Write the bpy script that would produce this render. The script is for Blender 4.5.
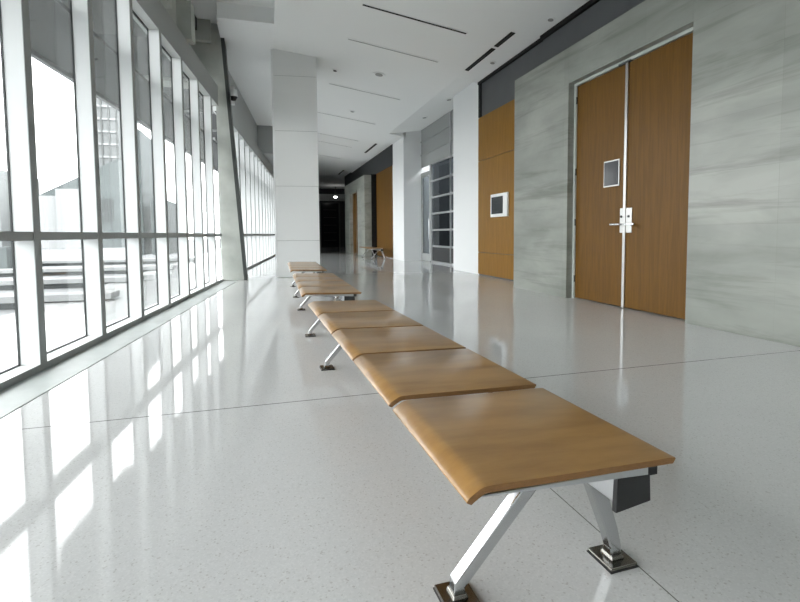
import bpy, bmesh, math, random
from mathutils import Vector, Matrix
random.seed(4)
for o in list(bpy.data.objects): bpy.data.objects.remove(o)
scn = bpy.context.scene
COL = scn.collection

# ------------------------------------------------------------------ camera
cd = bpy.data.cameras.new('camera'); cam = bpy.data.objects.new('camera', cd); COL.objects.link(cam)
cd.sensor_fit = 'HORIZONTAL'; cd.sensor_width = 36.0; cd.lens = 478.0*36/800
cd.shift_y = -39/800.0; cd.clip_start = 0.02; cd.clip_end = 500
XR = Vector((0.96198, -0.27300, -0.00830)); 
# rows of the world->camera rotation (right, down, forward)
right = Vector((0.962, -0.273, -0.008)).normalized()
fwd = Vector((0.272, 0.960, -0.059)); fwd = (fwd - right*fwd.dot(right)).normalized()
up = right.cross(fwd)
cam.matrix_world = Matrix(((right.x, up.x, -fwd.x, 0), (right.y, up.y, -fwd.y, 0), (right.z, up.z, -fwd.z, 1.0), (0, 0, 0, 1)))
scn.camera = cam

# ------------------------------------------------------------------ world, exposure
w = bpy.data.worlds.new('overcast'); scn.world = w; w.use_nodes = True
nt = w.node_tree; nt.nodes.clear()
bg = nt.nodes.new('ShaderNodeBackground'); wo = nt.nodes.new('ShaderNodeOutputWorld')
bg.inputs[0].default_value = (0.965, 0.985, 1.0, 1); bg.inputs[1].default_value = 3.2
nt.links.new(bg.outputs[0], wo.inputs[0])
scn.view_settings.view_transform = 'Standard'; scn.view_settings.look = 'None'
scn.view_settings.gamma = 1; scn.view_settings.use_curve_mapping = False
scn.view_settings.exposure = 1.25

# ------------------------------------------------------------------ materials
def srgb(r, g, b):
    f = lambda c: (c/255/12.92) if c/255 <= 0.04045 else ((c/255+0.055)/1.055)**2.4
    return (f(r), f(g), f(b), 1)
def mat(name, col, rough=0.5, metal=0.0, spec=0.5, noise=0, nscale=4, stretch=(1, 1, 1), coat=0, bump=0):
    m = bpy.data.materials.new(name); m.use_nodes = True
    n = m.node_tree; b = n.nodes['Principled BSDF']
    b.inputs['Base Color'].default_value = col; b.inputs['Roughness'].default_value = rough
    b.inputs['Metallic'].default_value = metal; b.inputs['Specular IOR Level'].default_value = spec
    b.inputs['Coat Weight'].default_value = coat; b.inputs['Coat Roughness'].default_value = 0.08
    if noise:
        tc = n.nodes.new('ShaderNodeTexCoord'); mp = n.nodes.new('ShaderNodeMapping'); mp.inputs['Scale'].default_value = stretch
        t = n.nodes.new('ShaderNodeTexNoise'); t.inputs['Scale'].default_value = nscale; t.inputs['Detail'].default_value = 6
        r = n.nodes.new('ShaderNodeValToRGB')
        lo = tuple(c*(1-noise) for c in col[:3])+(1,); hi = tuple(min(1, c*(1+noise)) for c in col[:3])+(1,)
        r.color_ramp.elements[0].color = lo; r.color_ramp.elements[0].position = 0.3
        r.color_ramp.elements[1].color = hi; r.color_ramp.elements[1].position = 0.7
        n.links.new(tc.outputs['Object'], mp.inputs[0]); n.links.new(mp.outputs[0], t.inputs['Vector'])
        n.links.new(t.outputs[0], r.inputs[0]); n.links.new(r.outputs[0], b.inputs['Base Color'])
        if bump:
            bp = n.nodes.new('ShaderNodeBump'); bp.inputs['Strength'].default_value = bump; bp.inputs['Distance'].default_value = 0.01
            n.links.new(t.outputs[0], bp.inputs['Height']); n.links.new(bp.outputs[0], b.inputs['Normal'])
    return m

def wood_mat(name, c1, c2, sc, rough, wscale=3.0, coat=0.0, spec=0.5):
    """veneer: long stretched fibres plus a slow cathedral figure"""
    m = bpy.data.materials.new(name); m.use_nodes = True; n = m.node_tree; b = n.nodes['Principled BSDF']
    L = n.links.new
    tc = n.nodes.new('ShaderNodeTexCoord'); mp = n.nodes.new('ShaderNodeMapping'); mp.inputs['Scale'].default_value = sc
    L(tc.outputs['Object'], mp.inputs[0])
    t = n.nodes.new('ShaderNodeTexNoise'); t.inputs['Scale'].default_value = wscale; t.inputs['Detail'].default_value = 8; t.inputs['Roughness'].default_value = 0.65
    L(mp.outputs[0], t.inputs['Vector'])
    t2 = n.nodes.new('ShaderNodeTexNoise'); t2.inputs['Scale'].default_value = wscale*0.35; t2.inputs['Distortion'].default_value = 1.4
    L(mp.outputs[0], t2.inputs['Vector'])
    mx = n.nodes.new('ShaderNodeMath'); mx.operation = 'ADD'; L(t.outputs[0], mx.inputs[0]); L(t2.outputs[0], mx.inputs[1])
    r = n.nodes.new('ShaderNodeValToRGB'); r.color_ramp.elements[0].color = c1; r.color_ramp.elements[1].color = c2
    r.color_ramp.elements[0].position = 0.42; r.color_ramp.elements[1].position = 0.57
    hf = n.nodes.new('ShaderNodeMath'); hf.operation = 'MULTIPLY'; hf.inputs[1].default_value = 0.5
    L(mx.outputs[0], hf.inputs[0]); L(hf.outputs[0], r.inputs[0]); L(r.outputs[0], b.inputs['Base Color'])
    b.inputs['Roughness'].default_value = rough; b.inputs['Coat Weight'].default_value = coat; b.inputs['Coat Roughness'].default_value = 0.26
    b.inputs['Specular IOR Level'].default_value = spec
    return m

def terrazzo():
    m = bpy.data.materials.new('terrazzo'); m.use_nodes = True; n = m.node_tree; b = n.nodes['Principled BSDF']; L = n.links.new
    tc = n.nodes.new('ShaderNodeTexCoord'); sx = n.nodes.new('ShaderNodeSeparateXYZ'); L(tc.outputs['Object'], sx.inputs[0])
    v = n.nodes.new('ShaderNodeTexVoronoi'); v.inputs['Scale'].default_value = 190; L(tc.outputs['Object'], v.inputs['Vector'])
    vr = n.nodes.new('ShaderNodeSeparateColor'); L(v.outputs['Color'], vr.inputs[0])
    ramp = n.nodes.new('ShaderNodeValToRGB'); ramp.color_ramp.interpolation = 'CONSTANT'
    e = ramp.color_ramp.elements; e[0].position = 0; e[0].color = (0.56, 0.565, 0.56, 1); e[1].position = 0.08; e[1].color = (0.60, 0.605, 0.60, 1)
    x = e.new(0.75); x.color = (0.635, 0.64, 0.635, 1); x = e.new(0.97); x.color = (0.48, 0.475, 0.46, 1)
    L(vr.outputs[0], ramp.inputs[0])
    nz = n.nodes.new('ShaderNodeTexNoise'); nz.inputs['Scale'].default_value = 0.7; nz.inputs['Detail'].default_value = 4; L(tc.outputs['Object'], nz.inputs['Vector'])
    mr = n.nodes.new('ShaderNodeMapRange'); mr.inputs[3].default_value = 0.93; mr.inputs[4].default_value = 1.05; L(nz.outputs[0], mr.inputs[0])
    mul = n.nodes.new('ShaderNodeMix'); mul.data_type = 'RGBA'; mul.blend_type = 'MULTIPLY'; mul.inputs[0].default_value = 1
    L(ramp.outputs[0], mul.inputs[6]); L(mr.outputs[0], mul.inputs[7])
    # divider strips
    last = None
    for ax, val in ((0, 1.055), (1, 2.88), (1, 11.4), (1, 19.9), (1, -5.6)):
        s = n.nodes.new('ShaderNodeMath'); s.operation = 'SUBTRACT'; s.inputs[1].default_value = val; L(sx.outputs[ax], s.inputs[0])
        a = n.nodes.new('ShaderNodeMath'); a.operation = 'ABSOLUTE'; L(s.outputs[0], a.inputs[0])
        c = n.nodes.new('ShaderNodeMath'); c.operation = 'LESS_THAN'; c.inputs[1].default_value = 0.0022 if ax == 0 else 0.005; L(a.outputs[0], c.inputs[0])
        if last is None: last = c.outputs[0]
        else:
            q = n.nodes.new('ShaderNodeMath'); q.operation = 'MAXIMUM'; L(last, q.inputs[0]); L(c.outputs[0], q.inputs[1]); last = q.outputs[0]
    jm = n.nodes.new('ShaderNodeMix'); jm.data_type = 'RGBA'; L(last, jm.inputs[0]); L(mul.outputs[2], jm.inputs[6]); jm.inputs[7].default_value = (0.16, 0.16, 0.15, 1)
    L(jm.outputs[2], b.inputs['Base Color'])
    b.inputs['Roughness'].default_value = 0.055; b.inputs['Specular IOR Level'].default_value = 0.62
    return m

def stone_mat(name, base, c_lo, c_hi):
    """pale limestone: cloudy ground, thin dark streaks along the bed, slabs of slightly different tone"""
    m = bpy.data.materials.new(name); m.use_nodes = True; n = m.node_tree; b = n.nodes['Principled BSDF']; L = n.links.new
    tc = n.nodes.new('ShaderNodeTexCoord')
    def noise(scale3, s, d, rough, dist, rot=0):
        mp = n.nodes.new('ShaderNodeMapping'); mp.inputs['Scale'].default_value = scale3; mp.inputs['Rotation'].default_value = (math.radians(rot), 0, 0)
        L(tc.outputs['Object'], mp.inputs[0]); t = n.nodes.new('ShaderNodeTexNoise')
        t.inputs['Scale'].default_value = s; t.inputs['Detail'].default_value = d; t.inputs['Roughness'].default_value = rough; t.inputs['Distortion'].default_value = dist
        L(mp.outputs[0], t.inputs['Vector']); return t.outputs[0]
    cl = noise((1, 0.5, 1.4), 1.3, 5, 0.55, 0.4)
    r = n.nodes.new('ShaderNodeValToRGB'); e = r.color_ramp.elements
    e[0].position = 0.32; e[0].color = c_lo; e[1].position = 0.66; e[1].color = c_hi; x = e.new(0.48); x.color = base
    L(cl, r.inputs[0])
    st = noise((1, 0.22, 4.0), 1.7, 10, 0.66, 0.5, 5)
    r2 = n.nodes.new('ShaderNodeValToRGB'); e = r2.color_ramp.elements
    e[0].position = 0.30; e[0].color = (0.66, 0.67, 0.65, 1); e[1].position = 0.48; e[1].color = (1, 1, 1, 1); L(st, r2.inputs[0])
    sx = n.nodes.new('ShaderNodeSeparateXYZ'); L(tc.outputs['Object'], sx.inputs[0])
    br = n.nodes.new('ShaderNodeTexBrick'); cb = n.nodes.new('ShaderNodeCombineXYZ'); L(sx.outputs[1], cb.inputs[0]); L(sx.outputs[2], cb.inputs[1])
    br.offset = 0.0; br.inputs['Scale'].default_value = 1; br.inputs['Brick Width'].default_value = 1.595; br.inputs['Row Height'].default_value = 0.5335
    br.inputs['Mortar Size'].default_value = 0.002; br.inputs['Color1'].default_value = (0.90, 0.91, 0.90, 1); br.inputs['Color2'].default_value = (1.06, 1.06, 1.05, 1); br.inputs['Mortar'].default_value = (0.86, 0.86, 0.84, 1)
    L(cb.outputs[0], br.inputs['Vector'])
    def mul(a_, b_):
        q = n.nodes.new('ShaderNodeMix'); q.data_type = 'RGBA'; q.blend_type = 'MULTIPLY'; q.inputs[0].default_value = 1; L(a_, q.inputs[6]); L(b_, q.inputs[7]); return q.outputs[2]
    L(mul(mul(r.outputs[0], r2.outputs[0]), br.outputs[0]), b.inputs['Base Color'])
    b.inputs['Roughness'].default_value = 0.40
    return m

def glass_mat(name, tint, refl):
    m = bpy.data.materials.new(name); m.use_nodes = True; n = m.node_tree; n.nodes.clear(); L = n.links.new
    o = n.nodes.new('ShaderNodeOutputMaterial'); tr = n.nodes.new('ShaderNodeBsdfTransparent'); tr.inputs[0].default_value = tint
    gl = n.nodes.new('ShaderNodeBsdfGlossy'); gl.inputs['Roughness'].default_value = 0.01
    fr = n.nodes.new('ShaderNodeLayerWeight'); fr.inputs[0].default_value = 0.5
    pw = n.nodes.new('ShaderNodeMath'); pw.operation = 'POWER'; pw.inputs[1].default_value = 4.5; L(fr.outputs[1], pw.inputs[0])
    ml = n.nodes.new('ShaderNodeMath'); ml.operation = 'MULTIPLY_ADD'; ml.inputs[1].default_value = 0.6*refl; ml.inputs[2].default_value = 0.035*refl; L(pw.outputs[0], ml.inputs[0])
    mx = n.nodes.new('ShaderNodeMixShader'); L(ml.outputs[0], mx.inputs[0]); L(tr.outputs[0], mx.inputs[1]); L(gl.outputs[0], mx.inputs[2]); L(mx.outputs[0], o.inputs[0])
    return m
def emit_mat(name, col, s):
    m = bpy.data.materials.new(name); m.use_nodes = True; b = m.node_tree.nodes['Principled BSDF']
    b.inputs['Base Color'].default_value = col; b.inputs['Emission Color'].default_value = col; b.inputs['Emission Strength'].default_value = s
    return m

M = dict(
    floor=terrazzo(),
    border=mat('border_stone', srgb(176, 182, 180), 0.5, noise=0.08, nscale=5),
    ceil=mat('ceiling_paint', srgb(236, 238, 237), 0.9),
    white=mat('white_paint', srgb(234, 236, 236), 0.55),
    pil=mat('pillar_panel', srgb(228, 230, 229), 0.5),
    conc=mat('concrete', srgb(182, 186, 180), 0.8, noise=0.22, nscale=1.6, bump=0.1),
    stone=stone_mat('veined_stone', srgb(138, 141, 135), srgb(124, 127, 121), srgb(154, 156, 150)),
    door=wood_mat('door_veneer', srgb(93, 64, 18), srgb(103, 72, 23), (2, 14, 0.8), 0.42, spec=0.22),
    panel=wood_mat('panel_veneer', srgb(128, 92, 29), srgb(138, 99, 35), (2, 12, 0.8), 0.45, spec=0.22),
    seat=wood_mat('seat_veneer', srgb(146, 107, 54), srgb(164, 124, 68), (1.0, 4.0, 4.0), 0.36, 3.6, coat=0.8),
    ply=mat('ply_edge', srgb(128, 92, 52), 0.6, noise=0.2, nscale=60, stretch=(1, 1, 12)),
    chrome=mat('polished_aluminium', (0.58, 0.59, 0.60, 1), 0.16, 1.0),
    footm=mat('dull_foot_plate', (0.26, 0.25, 0.23, 1), 0.2, 1.0),
    alu=mat('satin_aluminium', (0.62, 0.63, 0.64, 1), 0.34, 1.0),
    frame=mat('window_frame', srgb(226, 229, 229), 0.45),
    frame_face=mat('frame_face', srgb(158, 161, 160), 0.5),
    gasket=mat('gasket', srgb(60, 64, 64), 0.6),
    dark=mat('dark_panel', srgb(84, 86, 88), 0.6, noise=0.06, nscale=2),
    black=mat('black_plastic', srgb(32, 33, 34), 0.45),
    blackslot=mat('slot_black', srgb(14, 14, 15), 0.8),
    greyslot=mat('slot_grey', srgb(150, 152, 150), 0.7),
    stainless=mat('stainless', (0.50, 0.50, 0.49, 1), 0.3, 1.0),
    screen=mat('screen', srgb(38, 41, 44), 0.15),
    glass=glass_mat('clear_glass', (0.95, 0.955, 0.95, 1), 1.2),
    shopglass=glass_mat('grey_glass', (0.55, 0.58, 0.60, 1), 0.9),
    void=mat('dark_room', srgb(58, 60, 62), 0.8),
    darkmetal=mat('dark_edge', srgb(70, 74, 72), 0.5),
    teal=mat('teal_facade', srgb(80, 87, 87), 0.7, noise=0.1, nscale=0.5),
    teal2=mat('dark_teal', srgb(58, 67, 68), 0.7),
    bldg=mat('pale_facade', srgb(124, 127, 127), 0.8, noise=0.08, nscale=0.6),
    plaza=mat('plaza_paving', srgb(116, 118, 119), 0.8, noise=0.22, nscale=0.35),
    kerb=mat('pale_stone', srgb(146, 148, 148), 0.8),
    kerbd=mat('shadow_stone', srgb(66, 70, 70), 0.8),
    soffit=mat('outdoor_soffit', srgb(84, 86, 86), 0.8, noise=0.08, nscale=0.6),
    lamp=emit_mat('lamp_lens', (1, 0.98, 0.94, 1), 6),
)

# ------------------------------------------------------------------ helpers
class MB:
    def __init__(s): s.bm = bmesh.new()
    def box(s, x0, x1, y0, y1, z0, z1, mi=0):
        vs = [s.bm.verts.new(p) for p in ((x0, y0, z0), (x1, y0, z0), (x1, y1, z0), (x0, y1, z0), (x0, y0, z1), (x1, y0, z1), (x1, y1, z1), (x0, y1, z1))]
        for f in ((0, 3, 2, 1), (4, 5, 6, 7), (0, 1, 5, 4), (1, 2, 6, 5), (2, 3, 7, 6), (3, 0, 4, 7)):
            fc = s.bm.faces.new([vs[i] for i in f]); fc.material_index = mi
        return s
    def hexa(s, pts, mi=0):     # 8 corners, same order as box
        vs = [s.bm.verts.new(p) for p in pts]
        for f in ((0, 3, 2, 1), (4, 5, 6, 7), (0, 1, 5, 4), (1, 2, 6, 5), (2, 3, 7, 6), (3, 0, 4, 7)):
            fc = s.bm.faces.new([vs[i] for i in f]); fc.material_index = mi
        return s
    def prism(s, poly, axis, a0, a1, mi=0):   # extrude a closed 2-D outline along one axis
        def P(u, v, a): return {'x': (a, u, v), 'y': (u, a, v), 'z': (u, v, a)}[axis]
        A = [s.bm.verts.new(P(u, v, a0)) for u, v in poly]; B = [s.bm.verts.new(P(u, v, a1)) for u, v in poly]
        n = len(poly)
        s.bm.faces.new(A).material_index = mi; s.bm.faces.new(B[::-1]).material_index = mi
        for i in range(n): s.bm.faces.new((A[i], B[i], B[(i+1) % n], A[(i+1) % n])).material_index = mi
        bmesh.ops.recalc_face_normals(s.bm, faces=s.bm.faces)
        return s
    def cyl(s, c, r, h, axis='z', n=20, r2=None, mi=0):
        r2 = r if r2 is None else r2
        def P(u, v, a): return {'x': (a, u, v), 'y': (u, a, v), 'z': (u, v, a)}[axis]
        cx, cy, cz = c; cu, cv, ca = {'x': (cy, cz, cx), 'y': (cx, cz, cy), 'z': (cx, cy, cz)}[axis]
        A = [s.bm.verts.new(P(cu+r*math.cos(t*2*math.pi/n), cv+r*math.sin(t*2*math.pi/n), ca)) for t in range(n)]
        B = [s.bm.verts.new(P(cu+r2*math.cos(t*2*math.pi/n), cv+r2*math.sin(t*2*math.pi/n), ca+h)) for t in range(n)]
        s.bm.faces.new(A).material_index = mi; s.bm.faces.new(B).material_index = mi
        for i in range(n): s.bm.faces.new((A[i], A[(i+1) % n], B[(i+1) % n], B[i])).material_index = mi
        bmesh.ops.recalc_face_normals(s.bm, faces=s.bm.faces)
        return s
    def build(s, name, mats, parent=None, bevel=0, smooth=False):
        if not isinstance(mats, (list, tuple)): mats = [mats]
        bmesh.ops.recalc_face_normals(s.bm, faces=s.bm.faces)
        me = bpy.data.meshes.new(name); s.bm.to_mesh(me); s.bm.free()
        for m in mats: me.materials.append(m)
        o = bpy.data.objects.new(name, me); COL.objects.link(o)
        if parent: o.parent = parent
        if smooth:
            for p in me.polygons: p.use_smooth = True
        if bevel:
            b = o.modifiers.new('bevel', 'BEVEL'); b.width = bevel; b.segments = 2; b.limit_method = 'ANGLE'
        return o
def tag(o, label, cat, group=None, kind=None):
    o['label'] = label; o['category'] = cat
    if group: o['group'] = group
    if kind: o['kind'] = kind
    return o
def thing(name, label, cat, loc=(0, 0, 0), rz=0, group=None):
    o = bpy.data.objects.new(name, None); COL.objects.link(o); o.empty_display_size = 0.1
    o.location = loc; o.rotation_euler = (0, 0, rz); return tag(o, label, cat, group)
def struct(o, label=None, cat=None):
    o['kind'] = 'structure'
    if label: o['label'] = label
    if cat: o['category'] = cat
    return o
def sroot(name, loc=(0, 0, 0), rz=0, label=None, cat=None):
    o = bpy.data.objects.new(name, None); COL.objects.link(o); o.location = loc; o.rotation_euler = (0, 0, rz)
    return struct(o, label, cat)
def copy_tree(o, parent=None):
    kids = list(o.children)
    c = o.copy(); COL.objects.link(c)
    if parent: c.parent = parent
    for k in kids: copy_tree(k, c)
    return c

# curtain wall local frame: u along the wall (away from camera), v outward (left)
WA = math.atan2(0.106, 0.994)          # the glass wall runs 6 degrees off the corridor
WO = Vector((-1.666, 3.63, 0))
def wl(u, v, z=0):
    return Vector((WO.x + 0.1064*u - 0.9943*v, WO.y + 0.9943*u + 0.1064*v, z))
def wroot(name, label, cat): return sroot(name, (WO.x, WO.y, 0), -WA, label, cat)
# in this root's own axes: local y = along, local -x = outward

# ------------------------------------------------------------------ setting
YB = -7.0
struct(MB().box(-3.2, 9.0, YB-0.2, 38.6, -0.25, 0).build('floor', M['floor']), 'pale polished terrazzo floor with thin dark divider strips', 'floor')
r = sroot('trim_1', (WO.x, WO.y, 0), -WA, 'honed stone border strip along the foot of the glass wall', 'floor border')
MB().box(-0.3, 0.30, YB-4, 7.35, -0.01, 0.004).build('border_slab', M['border'], r)
# main ceiling: falls gently towards the stone side
def cz(x): return 5.253 - 0.1483*x
def slab(name, poly_xz, y0, y1, m, parent=None): return MB().prism(poly_xz, 'y', y0, y1).build(name, m, parent)
c = slab('ceiling', [(0.29, cz(0.29)), (4.40, cz(4.40)), (4.40, cz(4.4)+.4), (0.29, cz(0.29)+.75)], YB, 38.4, M['ceil'])
struct(c, 'white sloping plaster ceiling over the corridor', 'ceiling')
slab('ceiling_near_edge', [(4.40, cz(4.40)), (5.05, cz(5.05)), (5.05, 5.1), (4.40, 5.1)], YB, 10.55, M['ceil'], c)
slab('ceiling_niche', [(4.40, cz(4.40)), (5.9, 4.80), (5.9, 5.1), (4.40, 5.1)], 10.55, 16.9, M['ceil'], c)
slab('ceiling_far_edge', [(4.40, cz(4.40)), (5.05, cz(5.05)), (5.05, 5.1), (4.40, 5.1)], 16.9, 27.4, M['ceil'], c)
slab('ceiling_end', [(4.40, cz(4.40)), (8.6, 4.60), (8.6, 5.1), (4.40, 5.1)], 27.4, 38.4, M['ceil'], c)
# ceiling over the window side
c2 = MB().prism([(-3.2, YB), (0.29, YB), (0.29, 10.1), (-0.78, 10.1), (-0.78, 11.6), (-3.2, 11.6)], 'z', 5.5, 5.7).build('ceiling_window_side', M['ceil'])
struct(c2, 'higher flat ceiling beside the glass wall', 'ceiling')
MB().box(-0.78, 0.29, 10.1, 10.3, 5.2, 5.7).build('bulkhead', M['white'], c2)
MB().prism([(-0.80, 10.3), (0.29, 10.3), (0.29, 19.4), (-0.16, 19.4), (-0.56, 15.8), (-0.80, 13.8)], 'z', 5.2, 5.35).build('ceiling_bay', M['white'], c2)
MB().hexa([(-1.3, 12.4, 4.3), (-0.83, 12.4, 4.3), (-0.16, 19.4, 4.15), (-0.7, 19.4, 4.15), (-1.3, 12.4, 5.4), (-0.86, 12.4, 5.4), (-0.16, 19.4, 5.4), (-0.7, 19.4, 5.4)]).build('bay_fascia', M['frame_face'], c2)
MB().box(-3.2, 0.32, YB-0.2, 24, 5.705, 5.85).build('sky_leak_cover', M['soffit'], c2)  # unseen slab added to stop sky light leaking in by the column head
MB().box(-0.8, 0.6, 19.4, 38.4, 4.15, 5.4).build('bay_bulkhead', M['frame_face'], c2)

# right side walls
struct(MB().box(5.35, 5.6, YB, 10.6, 0, 5.2).box(4.93, 5.35, YB, 7.8, 3.735, 5.2).build('wall_right', M['dark']), 'dark grey recessed wall band above the stone and wood', 'wall')
sw = MB()
sw.box(4.40, 4.92, 6.275, 7.87, 0, 3.73).box(4.40, 4.92, YB, 4.13, 0, 3.73).box(4.40, 4.92, 4.13, 6.275, 3.205, 3.73)
struct(sw.build('wall_stone', M['stone'], bevel=0.003), 'grey veined stone wall around the tall double doors', 'wall')
wp = thing('wood_wall_panel', 'tall honey wood wall panel beside the stone wall, carrying the small display', 'wall panel', (4.93, 7.8, 0))
z0 = 0.03
for z1 in (0.545, 2.69, 3.705):
    MB().box(0, 0.2, 0, 2.72, z0, z1-0.006).build('panel_board', M['panel'], wp, bevel=0.002); z0 = z1+0.004
MB().box(0.02, 0.2, 0.01, 2.70, 0, 3.70).build('backing', M['dark'], wp)
struct(MB().box(4.95, 5.2, 7.8, 10.5, 3.71, 5.0).build('wall_band', M['dark']), 'dark grey band above the wood wall panel', 'wall')
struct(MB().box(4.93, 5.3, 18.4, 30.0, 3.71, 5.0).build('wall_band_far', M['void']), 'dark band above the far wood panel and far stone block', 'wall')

rv = MB().box(4.86, 4.93, YB, 7.8, cz(4.9)-0.06, cz(4.9)+0.1).box(4.90, 4.95, 7.8, 10.5, cz(4.9)-0.06, cz(4.9)+0.1).box(4.92, 4.95, 10.38, 10.5, 3.71, 4.5).build('trim_3', M['blackslot'])  # solid black strips paint in the shade of the gap
struct(rv, 'black strip standing in for the shadow gap between the ceiling and the dark wall band', 'trim')
# white columns either side of the glazed niche
p = MB().box(5.0, 6.0, 10.62, 12.25, 0, 4.9).build('white_column', M['white'], bevel=0.004)
tag(p, 'broad white column between the wood panel with the display and the gridded glazing', 'column', 'white columns flanking the glazed niche')
p = MB().box(4.95, 5.95, 16.9, 18.45, 0, 4.9).build('white_column', M['white'], bevel=0.004)
tag(p, 'white column on the far side of the gridded glazing, next to the far wood panel', 'column', 'white columns flanking the glazed niche')

# double door
dr = sroot('door_1', (4.52, 0, 0), 0, 'tall pair of brown wood doors in the stone wall', 'door')
MB().box(-0.02, 0.10, 6.235, 6.275, 0, 3.2).box(-0.02, 0.10, 4.13, 4.17, 0, 3.2).box(-0.02, 0.10, 4.17, 6.235, 3.165, 3.204).build('door_frame', M['conc'], dr)
la = MB().box(0, 0.05, 5.215, 6.225, 0.015, 3.155).build('door_leaf', M['door'], dr, bevel=0.002); la['label'] = 'door leaf with small dark framed vision panel'
lb = MB().box(0, 0.05, 4.175, 5.185, 0.015, 3.155).build('door_leaf', M['door'], dr, bevel=0.002)
MB().box(-0.022, 0.03, 5.178, 5.222, 0.01, 3.155).build('astragal', M['stainless'], dr, bevel=0.003)
MB().box(-0.03, 0.02, 5.13, 5.34, 3.15, 3.175).build('door_stop', M['darkmetal'], dr)
v = MB().box(-0.014, 0.0, 5.31, 5.61, 1.61, 1.96).build('vision_frame', M['stainless'], la, bevel=0.003)
MB().box(-0.018, -0.010, 5.327, 5.593, 1.627, 1.943).build('vision_glass', M['screen'], v)
for leaf, y0, y1, d in ((la, 5.225, 5.285, 1), (lb, 5.075, 5.175, -1)):
    pl = MB().box(-0.012, 0, y0, y1, 0.99, 1.31).build('lock_plate', M['stainless'], leaf, bevel=0.003)
    yc = (y0+y1)/2
    MB().cyl((-0.07, yc, 1.10), 0.012, 0.06, 'x').box(-0.075, -0.055, min(yc, yc+d*0.15), max(yc, yc+d*0.15), 1.088, 1.112).build('lever_handle', M['chrome'], pl, bevel=0.004)
    MB().cyl((-0.02, yc, 1.20), 0.016, 0.012, 'x').build('lock_cylinder', M['gasket'], pl)
for z in (0.25, 1.1, 1.85, 2.9):
    MB().cyl((-0.008, 6.23, z), 0.010, 0.10).build('hinge', M['darkmetal'], dr)
    MB().cyl((-0.008, 4.172, z), 0.010, 0.10).build('hinge', M['darkmetal'], dr)

# display on the wood panel
d = thing('wall_display', 'small dark screen in a white frame mounted on the wood wall panel', 'display', (4.93, 9.42, 1.60))
MB().box(-0.05, 0, -0.40, 0.36, -0.25, 0.25).build('frame', M['white'], d, bevel=0.01)
MB().box(-0.056, -0.048, -0.22, 0.30, -0.185, 0.185).build('screen', M['screen'], d)

# glazed storefront between the columns (window_3) with a dim room behind
s = sroot('window_3', (5.65, 0, 0), 0, 'gridded grey glazing between the two white columns', 'window')
struct(MB().box(7.6, 7.8, 10.7, 18.6, 0, 4.9).box(5.7, 7.8, 18.45, 18.6, 0, 4.9).box(5.7, 7.8, 10.6, 10.75, 0, 4.9).build('wall_niche', M['dark']), 'dim wall of the room behind the gridded glazing', 'wall')
YA, YC, YE = 12.2, 15.75, 17.0
for z in (0.03, 0.56, 1.12, 1.68, 2.24, 2.80, 3.38):
    MB().box(-0.04, 0.04, YA, YC, z-0.03, z+0.03).build('transom', M['alu'], s)
for z in (3.86, 4.34, 4.78):
    MB().box(-0.04, 0.04, YA, YE, z-0.025, z+0.025).build('transom', M['frame_face'], s)
for y in (12.25, 14.0, YC):
    MB().box(-0.045, 0.045, y-0.03, y+0.03, 0.0, 4.78 if y == 14.0 else 3.40).build('mullion', M['alu'], s)
MB().box(-0.01, 0.0, YA, YC, 0.60, 3.36).build('pane', M['shopglass'], s)
MB().box(-0.01, 0.02, YA, YC, 0.06, 0.53).build('pane', M['black'], s)['label'] = 'opaque dark bottom panel'
MB().box(-0.01, 0.02, YA, YE, 3.41, 4.77).build('transom_panel', M['frame_face'], s)
dl = MB().box(-0.03, 0.03, 15.85, 16.0, 0.02, 3.2).box(-0.03, 0.03, 16.75, 16.9, 0.02, 3.2).box(-0.03, 0.03, 16.0, 16.75, 0.02, 0.28).box(-0.03, 0.03, 16.0, 16.75, 3.05, 3.2).build('door_leaf', M['frame_face'], s)
MB().box(-0.01, 0.0, 16.0, 16.75, 0.28, 3.05).build('door_glass', M['shopglass'], dl)
MB().cyl((-0.07, 15.93, 0.8), 0.015, 0.7).build('pull_handle', M['chrome'], dl)

# far side of the corridor
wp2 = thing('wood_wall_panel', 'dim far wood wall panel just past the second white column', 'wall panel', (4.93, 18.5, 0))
MB().box(0, 0.08, 0, 2.72, 0.03, 3.70).build('panel_board', M['door'], wp2, bevel=0.002)  # darker veneer than the near panel: dim light put into its colour
struct(MB().box(5.02, 5.3, 20.4, 21.5, 0, 3.72).build('wall_recess', M['void']), 'dark recess beside far stone block', 'wall')
sb = MB().box(4.40, 4.72, 21.35, 23.1, 0, 3.66).box(4.40, 4.98, 25.2, 26.8, 0, 3.66).box(4.40, 4.98, 23.1, 25.2, 3.12, 3.66).build('wall_stone_far', M['stone'])
struct(MB().box(4.72, 5.02, 21.37, 21.6, 0, 3.70).build('trim_4', M['blackslot']), 'black gap beside the far stone block', 'trim')
struct(sb, 'far stone block with a narrow wood door', 'wall')
d2 = sroot('door_2', (4.55, 0, 0), 0, 'far wood door set in the far stone block', 'door')
MB().box(0, 0.05, 23.12, 24.13, 0.01, 3.1).build('door_leaf', M['door'], d2)
MB().box(0, 0.05, 24.17, 25.18, 0.01, 3.1).build('door_leaf', M['door'], d2)
MB().box(-0.015, 0.02, 24.13, 24.17, 0.01, 3.1).build('astragal', M['stainless'], d2)
struct(MB().box(5.0, 5.3, 26.8, 30.0, 0, 3.72).build('wall_right_far', M['dark']), 'dim grey wall past far stone block', 'wall')
struct(MB().box(8.4, 8.6, 30.0, 38.4, 0, 5).box(5.2, 8.6, 29.9, 30.05, 0, 5).build('wall_side_hall', M['void']), 'dark wall at the corridor end', 'wall')
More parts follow.
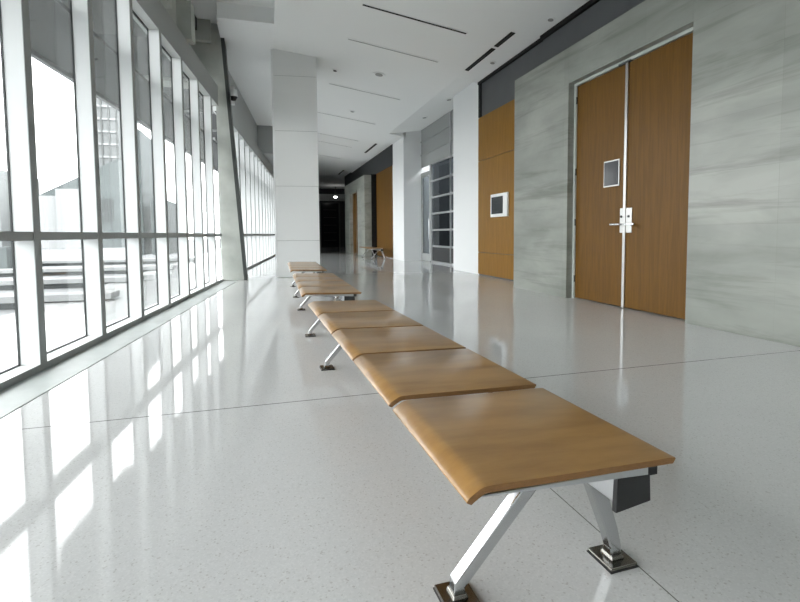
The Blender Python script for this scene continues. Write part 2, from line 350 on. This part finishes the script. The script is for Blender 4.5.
# end wall with doorway
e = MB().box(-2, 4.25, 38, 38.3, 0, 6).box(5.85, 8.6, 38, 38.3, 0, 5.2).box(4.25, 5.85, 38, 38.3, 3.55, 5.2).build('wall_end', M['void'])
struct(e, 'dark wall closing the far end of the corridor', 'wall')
MB().box(3.4, 6.3, 37.75, 38.0, 3.62, 4.15).build('beam', M['frame_face'], e)
d3 = sroot('door_3', (0, 38.05, 0), 0, 'dark glazed doorway at the far end', 'door')
MB().box(4.25, 4.35, 0, 0.1, 0, 3.55).box(5.75, 5.85, 0, 0.1, 0, 3.55).box(4.35, 5.75, 0, 0.1, 3.45, 3.55).build('door_frame', M['darkmetal'], d3)
MB().box(4.35, 5.75, 0.04, 0.06, 0.0, 3.45).build('door_glass', M['screen'], d3)
for z in (0.5, 1.1, 1.7, 2.3, 2.9): MB().box(4.55, 5.55, 0.0, 0.04, z, z+0.05).build('shelf_rail', M['void'], d3)

# pillar
pl = thing('clad_pillar', 'large pale panel-clad square pillar standing beside the far benches', 'pillar', (0.24, 11.45, 0), math.radians(-6))
zz = 0.0
for z1 in (0.86, 2.12, 3.38, 4.62, 5.6):
    MB().box(0.04, 1.02, 0, 0.9, zz+0.004, z1-0.004).build('cladding_panel', M['pil'], pl, bevel=0.003); zz = z1
MB().box(0.05, 1.01, 0.01, 0.89, 0, 5.6).build('core', M['frame_face'], pl)
MB().box(0.0, 0.035, 0.03, 0.9, 0, 5.6).build('edge_trim', M['white'], pl, bevel=0.004)

# raking concrete column at the end of the first glass wall
cc = thing('concrete_column', 'leaning raw concrete column between the two glass walls', 'column', (0, 11.1, 0))
MB().prism([(-0.90, 0), (-0.44, 0), (-0.80, 5.49), (-2.60, 5.49), (-2.60, 4.25), (-0.93, 4.2)], 'y', 0, 0.5).build('shaft', M['conc'], cc, bevel=0.006)
MB().box(-2.60, -0.98, -0.16, -0.001, 5.06, 5.49).build('corbel', M['conc'], cc, bevel=0.01)
MB().prism([(-0.45, 0), (-0.385, 0), (-0.725, 5.3), (-0.80, 5.3)], 'y', -0.02, 0.46).build('dark_side_strip', M['darkmetal'], cc)  # added dark strip stands in for the column's own side face
# back and upper walls
struct(MB().box(-3.4, 5.2, YB-0.2, YB, 0, 5.7).build('wall_back', M['white']), 'white wall behind', 'wall')
uw = MB(); 
def wbox(mb, u0, u1, v0, v1, z0, z1, mi=0):   # box in wall-local axes (x=-v, y=u)
    return mb.box(-v1, -v0, u0, u1, z0, z1, mi)
r = wroot('wall_left', 'concrete wall above the head of the glass wall', 'wall')
wbox(MB(), -10.6, 5.4, 0.12, 0.55, 4.15, 5.7).build('concrete_band', M['conc'], r)
for u in (3.6, 4.9):
    wbox(MB(), u, u+0.25, -0.10, 0.12, 4.15, 4.75).build('bracket', M['conc'], r)

# ------------------------------------------------------------------ glass walls
def glass_wall(name, label, u_start, n, u_end, mulls=True):
    r = wroot(name, label, 'window')
    lo = u_start - 1.035 if mulls else u_start
    wbox(MB(), u_start-0.09, u_end, 0, 0.20, 0.0, 0.055).build('sill', [M['frame'], M['frame_face']], r)
    wbox(MB(), u_start-0.09, u_end, -0.006, -0.001, 0.0, 0.056).build('sill_face', M['frame_face'], r)  # greyer strip paints the backlit shade on the sill's room side
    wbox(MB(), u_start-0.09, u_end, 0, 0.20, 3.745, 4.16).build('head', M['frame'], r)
    wbox(MB(), u_start-0.09, u_end, -0.006, -0.001, 3.744, 4.16).build('head_face', M['frame_face'], r)  # head's room side in the same painted backlit grey
    wbox(MB(), u_start-0.09, u_end, 0.0, 0.14, 0.972, 1.036).build('rail', M['frame_face'], r)  # rail coloured in the backlit grey too
    wbox(MB(), u_start-0.09, u_end, 0.128, 0.150, 0.055, 0.064).build('gasket', M['gasket'], r)
    wbox(MB(), u_start-0.09, u_end, 0.128, 0.150, 3.730, 3.745).build('gasket', M['gasket'], r)
    u = u_start
    for i in range(n):
        m = wbox(MB(), u, u+0.085, 0.0, 0.142, 0.056, 3.744).build('mullion', M['frame'], r)
        wbox(MB(), u-0.001, u+0.086, -0.006, -0.001, 0.057, 3.743).build('mullion_face', M['frame_face'], m)  # fin's room side: backlit shade put into a darker colour
        wbox(MB(), u-0.006, u, 0.128, 0.142, 0.06, 3.74).build('gasket', M['gasket'], m)
        u2 = min(u+1.035, u_end)
        if u2-u > 0.2:
            wbox(MB(), u+0.086, u2-0.001, 0.135, 0.141, 0.07, 0.972).build('pane', M['glass'], r)
            wbox(MB(), u+0.086, u2-0.001, 0.135, 0.141, 1.036, 3.73).build('pane', M['glass'], r)
        u += 1.035
    return r
glass_wall('window_1', 'tall near glass wall with white fins and a waist-high rail', 0.455-1.035*10, 17, 7.42)
glass_wall('window_2', 'distant glass wall seen past the leaning concrete column', 7.95, 13, 7.95+13*1.035)
r = wroot('wall_left_added', 'unseen dark wall added beyond the far glass wall', 'wall'); wbox(MB(), 7.95+13*1.035+0.01, 36, 0, 0.3, 0, 5.7).build('wall_body', M['dark'], r)  # added past the visible glazing to darken the corridor end
wbox(MB(), 7.9, 7.95+13*1.035, 0.22, 0.5, 4.17, 5.7).build('wall_head', M['dark'], r)

# ------------------------------------------------------------------ benches
def sweep(pts, d, y0):
    """flat bar following pts [(x,z,width)] in the xz plane, thickness d along y"""
    mb = MB(); ring = []
    for i, (x, z, wd) in enumerate(pts):
        a = Vector((pts[max(i-1, 0)][0], pts[max(i-1, 0)][1])); b = Vector((pts[min(i+1, len(pts)-1)][0], pts[min(i+1, len(pts)-1)][1]))
        t = (b-a).normalized(); nrm = Vector((-t.y, t.x))*wd/2
        ring.append([mb.bm.verts.new((x+nrm.x, y0-d/2, z+nrm.y)), mb.bm.verts.new((x-nrm.x, y0-d/2, z-nrm.y)),
                     mb.bm.verts.new((x-nrm.x, y0+d/2, z-nrm.y)), mb.bm.verts.new((x+nrm.x, y0+d/2, z+nrm.y))])
    for a, b in zip(ring, ring[1:]):
        for k in range(4): mb.bm.faces.new((a[k], a[(k+1) % 4], b[(k+1) % 4], b[k]))
    mb.bm.faces.new(ring[0]); mb.bm.faces.new(ring[-1][::-1])
    return mb
def seat_profile():
    top = [(0.000, 0.4225), (0.001, 0.4275), (0.007, 0.4335), (0.018, 0.4405), (0.030, 0.4473), (0.041, 0.4513), (0.052, 0.4525), (0.080, 0.4520),
           (0.30, 0.4460), (0.50, 0.4412), (0.553, 0.4404), (0.567, 0.4390), (0.569, 0.4360)]
    th = 0.0155
    bot = []
    for i, (x, z) in enumerate(top):
        a = Vector(top[max(i-1, 0)]); b = Vector(top[min(i+1, len(top)-1)]); t = (b-a).normalized()
        bot.append((x+t.y*th, z-t.x*th))
    bot[0] = (0.010, 0.4165); bot[-1] = (0.561, 0.4245); bot[-2] = (0.553, 0.4245)
    return top, bot
def make_seat(y0, ln):
    top, bot = seat_profile(); mb = MB(); n = len(top)
    def row(y, ins=0):
        return [[mb.bm.verts.new((x, y, z)) for x, z in P] for P in (top, bot)]
    A = row(y0); B = row(y0+ln)
    for i in range(n-1):
        mb.bm.faces.new((A[0][i], A[0][i+1], B[0][i+1], B[0][i])).material_index = 0
        mb.bm.faces.new((A[1][i+1], A[1][i], B[1][i], B[1][i+1])).material_index = 0
        mb.bm.faces.new((A[0][i], A[1][i], A[1][i+1], A[0][i+1])).material_index = 1
        mb.bm.faces.new((B[0][i], B[0][i+1], B[1][i+1], B[1][i])).material_index = 1
    mb.bm.faces.new((A[0][0], B[0][0], B[1][0], A[1][0])).material_index = 1
    mb.bm.faces.new((A[0][-1], A[1][-1], B[1][-1], B[0][-1])).material_index = 1
    for f in mb.bm.faces: f.smooth = f.material_index == 0
    return mb
def make_bench(label, loc, rz, nseat, pitch, legs, group):
    t = thing('waiting_bench', label, 'bench', loc, rz, group)
    L = nseat*pitch
    for k in range(nseat):
        make_seat(k*pitch, pitch-(0.044 if k == 0 and nseat == 5 else 0.024)).build('seat', [M['seat'], M['ply']], t, bevel=0.0018)
    MB().box(0.408, 0.498, 0.027, L-0.05, 0.335, 0.408).build('beam', M['alu'], t, bevel=0.004)
    for y, s_ in ((0.012, 1), (L-0.032-0.02, -1)):
        # flared plastic cover on each beam end
        MB().hexa([(0.401, y, 0.318), (0.506, y, 0.332), (0.506, y+0.015, 0.332), (0.401, y+0.015, 0.318),
                   (0.405, y, 0.412), (0.502, y, 0.420), (0.502, y+0.015, 0.420), (0.405, y+0.015, 0.412)]).build('end_cover', M['black'], t, bevel=0.002)
        MB().box(0.494, 0.520, y-0.004, y+0.03, 0.400, 0.428).build('end_clip', M['black'], t)
    for k in range(nseat+1):
        y = min(max(k*pitch-0.011, 0.025), L-0.05)
        # tapered cast arm carrying the seat edges
        MB().hexa([(0.03, y-0.016, 0.424), (0.49, y-0.020, 0.404), (0.49, y+0.020, 0.404), (0.03, y+0.016, 0.424),
                   (0.03, y-0.016, 0.4285), (0.49, y-0.020, 0.4245), (0.49, y+0.020, 0.4245), (0.03, y+0.016, 0.4285)]).build('support_arm', M['alu'], t, bevel=0.002)
        if 0 < k < nseat:
            MB().box(0.372, 0.388, y-0.016, y+0.016, 0.392, 0.428).build('arm_bolt', M['chrome'], t)
    for y in legs:
        for side in (-1, 1):
            if side < 0: pts = [(0.088, 0.012, 0.034), (0.088, 0.048, 0.036), (0.250, 0.225, 0.040), (0.415, 0.405, 0.046)]; fx = 0.088
            else: pts = [(0.604, 0.012, 0.036), (0.602, 0.050, 0.038), (0.588, 0.10, 0.042), (0.530, 0.26, 0.052), (0.455, 0.40, 0.085)]; fx = 0.604
            lg = sweep(pts, 0.040, y).build('leg', M['chrome'], t, bevel=0.005)
            mb = MB().box(fx-0.048, fx+0.048, y-0.052, y+0.052, 0.003, 0.013)
            mb.build('foot_plate', M['footm'], lg, bevel=0.003)
            MB().box(fx-0.050, fx+0.050, y-0.054, y+0.054, 0.0, 0.003).build('foot_pad', M['black'], lg)
            MB().hexa([(fx-0.024, y-0.026, 0.013), (fx+0.024, y-0.026, 0.013), (fx+0.024, y+0.026, 0.013), (fx-0.024, y+0.026, 0.013),
                       (fx-0.019, y-0.022, 0.026), (fx+0.019, y-0.022, 0.026), (fx+0.019, y+0.022, 0.026), (fx-0.019, y+0.022, 0.026)]).build('collar', M['footm'], lg, bevel=0.003)
    return t
G = 'backless wood waiting benches in a row down the corridor'
make_bench('nearest long backless bench with five honey wood seats and polished legs', (0.404, 0.915, 0), math.radians(1.4), 5, 0.61, (0.25, 2.62), G)
make_bench('middle backless wood bench, second in the row from the front', (0.322, 4.52, 0), math.radians(-1.2), 4, 0.605, (0.22, 1.9), G)
make_bench('third backless wood bench in the row, beside the clad pillar', (0.372, 7.55, 0), math.radians(-1.6), 4, 0.60, (0.22, 1.85), G)
make_bench('lone distant bench by the far wood panel beyond the white columns', (3.98, 18.2, 0), 0, 4, 0.61, (0.25, 2.1), None)

# ------------------------------------------------------------------ ceiling fittings
SA = math.atan(0.1483)
def slot(label, x0, x1, y, wd, m, group):
    xc = (x0+x1)/2; t = thing('ceiling_slot', label, 'ceiling slot', (xc, y, cz(xc)), 0, group); t.rotation_euler = (0, SA, 0)
    h = (x1-x0)/2/math.cos(SA)
    MB().box(-h, h, -wd, wd, -0.006, 0.004).build('slot_opening', m, t)
    MB().box(-h-0.01, h+0.01, wd, wd+0.012, -0.009, 0.004).box(-h-0.01, h+0.01, -wd-0.012, -wd, -0.009, 0.004).build('slot_edge', M['white'], t)
    return t
slot('nearest crosswise ceiling slot, open and black', 1.75, 3.70, 8.42, 0.030, M['blackslot'], 'crosswise slots in the ceiling')
slot('second crosswise ceiling slot, thin grey line behind the black one', 1.75, 3.70, 9.94, 0.020, M['greyslot'], 'crosswise slots in the ceiling')
slot('third crosswise ceiling slot, grey line near the round ceiling sensor', 1.75, 3.70, 12.94, 0.020, M['greyslot'], 'crosswise slots in the ceiling')
slot('fourth crosswise ceiling slot, faint grey line beyond small dark sensor', 1.75, 3.70, 15.99, 0.022, M['greyslot'], 'crosswise slots in the ceiling')
slot('fifth crosswise ceiling slot, very faint line starting behind the pillar', 1.75, 3.70, 19.0, 0.024, M['greyslot'], 'crosswise slots in the ceiling')
slot('sixth crosswise ceiling slot, close behind the fifth faint one', 1.75, 3.70, 20.45, 0.024, M['greyslot'], 'crosswise slots in the ceiling')
slot('farthest crosswise ceiling slot, faint and dim at the corridor end', 1.75, 3.70, 23.6, 0.024, M['greyslot'], 'crosswise slots in the ceiling')
def diff(label, y0, y1):
    t = thing('linear_diffuser', label, 'air diffuser', (4.40, (y0+y1)/2, cz(4.40)), 0, 'black lengthwise ceiling diffusers'); t.rotation_euler = (0, SA, 0)
    h = (y1-y0)/2
    MB().box(-0.045, 0.045, -h, h, -0.008, 0.003).build('slot_opening', M['blackslot'], t)
    MB().box(-0.003, 0.003, -h, h, -0.012, -0.006).build('blade', M['black'], t)
diff('near black lengthwise diffuser in the ceiling edge above the stone wall', 7.93, 8.60)
diff('longer black lengthwise diffuser, just behind the nearest one', 8.70, 10.0)
diff('black lengthwise diffuser above the far wood panel', 18.86, 21.08)
diff('farthest small black lengthwise diffuser near the corridor end', 26.98, 29.0)
def disc(name, label, cat, x, y, z, r, m, tilt=SA, lens=None, group=None):
    t = thing(name, label, cat, (x, y, z), 0, group); t.rotation_euler = (0, tilt, 0)
    MB().cyl((0, 0, -0.012), r, 0.014, r2=r*1.02).build('trim_ring', M['white'], t)
    MB().cyl((0, 0, -0.020), r*0.62, 0.010).build('lens', m, t)
disc('ceiling_sensor', 'larger round grey sensor in the ceiling behind the second slot', 'sensor', 2.76, 11.46, cz(2.76), 0.15, M['greyslot'])
disc('ceiling_sensor', 'small dark round sensor in the ceiling past the third slot', 'sensor', 2.75, 15.07, cz(2.75), 0.085, M['frame_face'])
disc('sprinkler_head', 'small dark sprinkler close to the top of the clad pillar', 'sprinkler', 1.76, 11.89, cz(1.76), 0.07, M['gasket'])
disc('downlight', 'faint round downlight beside the black diffusers', 'downlight', 4.68, 9.3, cz(4.68), 0.075, M['greyslot'], group='round recessed ceiling downlights')
disc('downlight', 'nearest round downlight at the ceiling edge above the stone wall', 'downlight', 4.69, 7.2, cz(4.69), 0.075, M['greyslot'], group='round recessed ceiling downlights')
disc('downlight', 'nearer round downlight in the glazed niche ceiling', 'downlight', 4.98, 12.5, 4.676, 0.10, M['greyslot'], -0.13, group='round recessed ceiling downlights')
disc('downlight', 'farther round downlight in the glazed niche ceiling', 'downlight', 4.98, 14.6, 4.676, 0.10, M['greyslot'], -0.13, group='round recessed ceiling downlights')
# far lamp glowing at the end
t = thing('end_lamp', 'small bright lamp glowing above the dark end doorway', 'lamp', (5.15, 35.6, 3.70))
MB().cyl((0, 0, 0), 0.12, 0.10).build('lens', M['lamp'], t); MB().cyl((0, 0, 0.10), 0.02, 0.72).build('stem', M['darkmetal'], t)
# security camera
sc = thing('security_camera', 'white security camera with a dark dome beside the leaning concrete column', 'camera', (-0.61, 12.0, 4.24))
MB().box(-0.10, 0.02, -0.02, 0.06, -0.20, 0.22).build('bracket', M['white'], sc, bevel=0.01)
MB().cyl((0.0, -0.08, -0.04), 0.10, 0.16, r2=0.085).build('housing', M['white'], sc, smooth=False)
MB().cyl((0.0, -0.08, -0.12), 0.05, 0.08, r2=0.095).build('dome', M['black'], sc)

# ------------------------------------------------------------------ outdoors
g = MB().box(-90, -1.0, -40, 140, -0.5, -0.08).build('ground', M['plaza']); struct(g, 'pale plaza paving outside the glass', 'ground')
r = wroot('canopy', 'outdoor canopy soffit above the plaza', 'canopy')
wbox(MB(), -12, 26, 0.35, 2.4, 5.25, 5.6).build('soffit', M['soffit'], r)
wbox(MB(), 5.3, 8.2, 0.56, 2.4, 4.3, 5.25).build('sky_leak_block', M['soffit'], r)  # added box that closes a sky leak beside the column head
wbox(MB(), -12, 26, 2.37, 2.62, 5.0, 5.6).build('soffit_beam', M['kerb'], r)
for u in range(-10, 26, 3): wbox(MB(), u, u+0.12, 0.35, 2.37, 5.18, 5.25).build('joint_batten', M['frame_face'], r)
sh = wroot('sunshade', 'grey sunshade shelf fixed along the outside of the glass wall', 'sunshade')
wbox(MB(), -12, 26, 0.24, 1.10, 3.11, 3.15).build('shelf_plate', M['soffit'], sh)
wbox(MB(), -12, 26, 1.10, 1.16, 3.06, 3.20).build('front_lip', M['kerb'], sh)
for k in range(38): wbox(MB(), -11.9+k, -11.87+k, 0.21, 1.10, 3.15, 3.22).build('shelf_bracket', M['frame_face'], sh)
rr = wroot('trim_2', 'pale kerb strip of paving just outside the glass', 'kerb'); wbox(MB(), -12, 26, 0.30, 0.95, -0.08, -0.03).build('kerb_slab', M['kerb'], rr)
LW = ['nearest', 'second', 'third', 'farthest']
for i, (y, x0, x1) in enumerate(((8.3, -14, -2.3), (11.4, -15, -2.6), (15.2, -18, -2.6), (20.2, -22, -2.6))):
    t = thing('stone_ledge', '%s low pale stone ledge crossing the plaza outside' % LW[i], 'ledge', (0, y, -0.08), 0, 'low stone ledges on the plaza')
    MB().box(x0, x1, 0, 0.45, 0.10, 0.20).build('ledge_top', M['kerb'], t, bevel=0.01)
    MB().box(x0+0.1, x1-0.1, 0.08, 0.40, 0, 0.10).build('ledge_base', M['kerbd'], t)  # dark colour paints the shadow joint under the ledge top
def building(name, label, x0, x1, y0, y1, h, m, roof=None, cols=0, rows=0, mw=None):
    t = thing(name, label, 'building', (x0, y0, -0.08))
    W, D = x1-x0, y1-y0
    MB().box(0, W, 0, D, 0, h).build('walls', m, t)
    if roof: MB().prism([(0, h), (W, h), (W, h+roof)], 'y', 0, D).build('roof', mw or m, t)
    return t, W
t, W_ = building('gabled_hall', 'grey-teal hall with a slanting roof beyond the plaza', -19.6, -12.8, 50, 60, 4.6, M['teal'], 3.6)
for k in range(3): MB().box(5.0+k*0.45, 5.35+k*0.45, -0.06, 0, 2.4, 4.5).build('window', M['kerbd'], t)
MB().box(-0.6, 3.9, -0.4, 0, 0.0, 4.7).build('entrance_wall', M['kerb'], t)
MB().box(1.9, 4.0, -0.7, -0.4, 0.0, 5.3).build('entrance_block', M['kerb'], t)
t, W_ = building('lattice_tower', 'tall pale building with a lattice of windows outside', -21.6, -17.2, 70, 78, 24, M['bldg'])
for k in range(14): MB().box(0.2, 3.8, -0.2, 0, 1.5+k*1.6, 1.75+k*1.6).build('floor_band', M['kerb'], t)
for k in range(5): MB().box(0.2+k*0.85, 0.38+k*0.85, -0.25, 0, 1, 23.5).build('pier', M['soffit'], t)
t, W_ = building('pale_block', 'pale low block at the left edge of the plaza', -30, -22.2, 50, 58, 7.0, M['bldg'])
for k in range(5):
    for j in range(5): MB().box(0.6+k*1.5, 1.4+k*1.5, -0.05, 0, 0.8+j*1.25, 1.5+j*1.25).build('window', M['kerbd'], t)
t, W_ = building('teal_tower', 'dark teal block rising between the white window fins', -7.35, -6.55, 30, 33, 7.0, M['teal2'])
t, W_ = building('teal_tower', 'shorter dark teal block right of the taller one', -6.15, -5.3, 30, 33, 3.1, M['teal2'])
t = thing('planter_wall', 'low dark teal wall across the plaza by the left window', 'wall', (-9.9, 18.5, -0.08))
MB().box(-6, 1.8, 0, 0.6, 0, 0.75).build('wall_body', M['teal'], t)
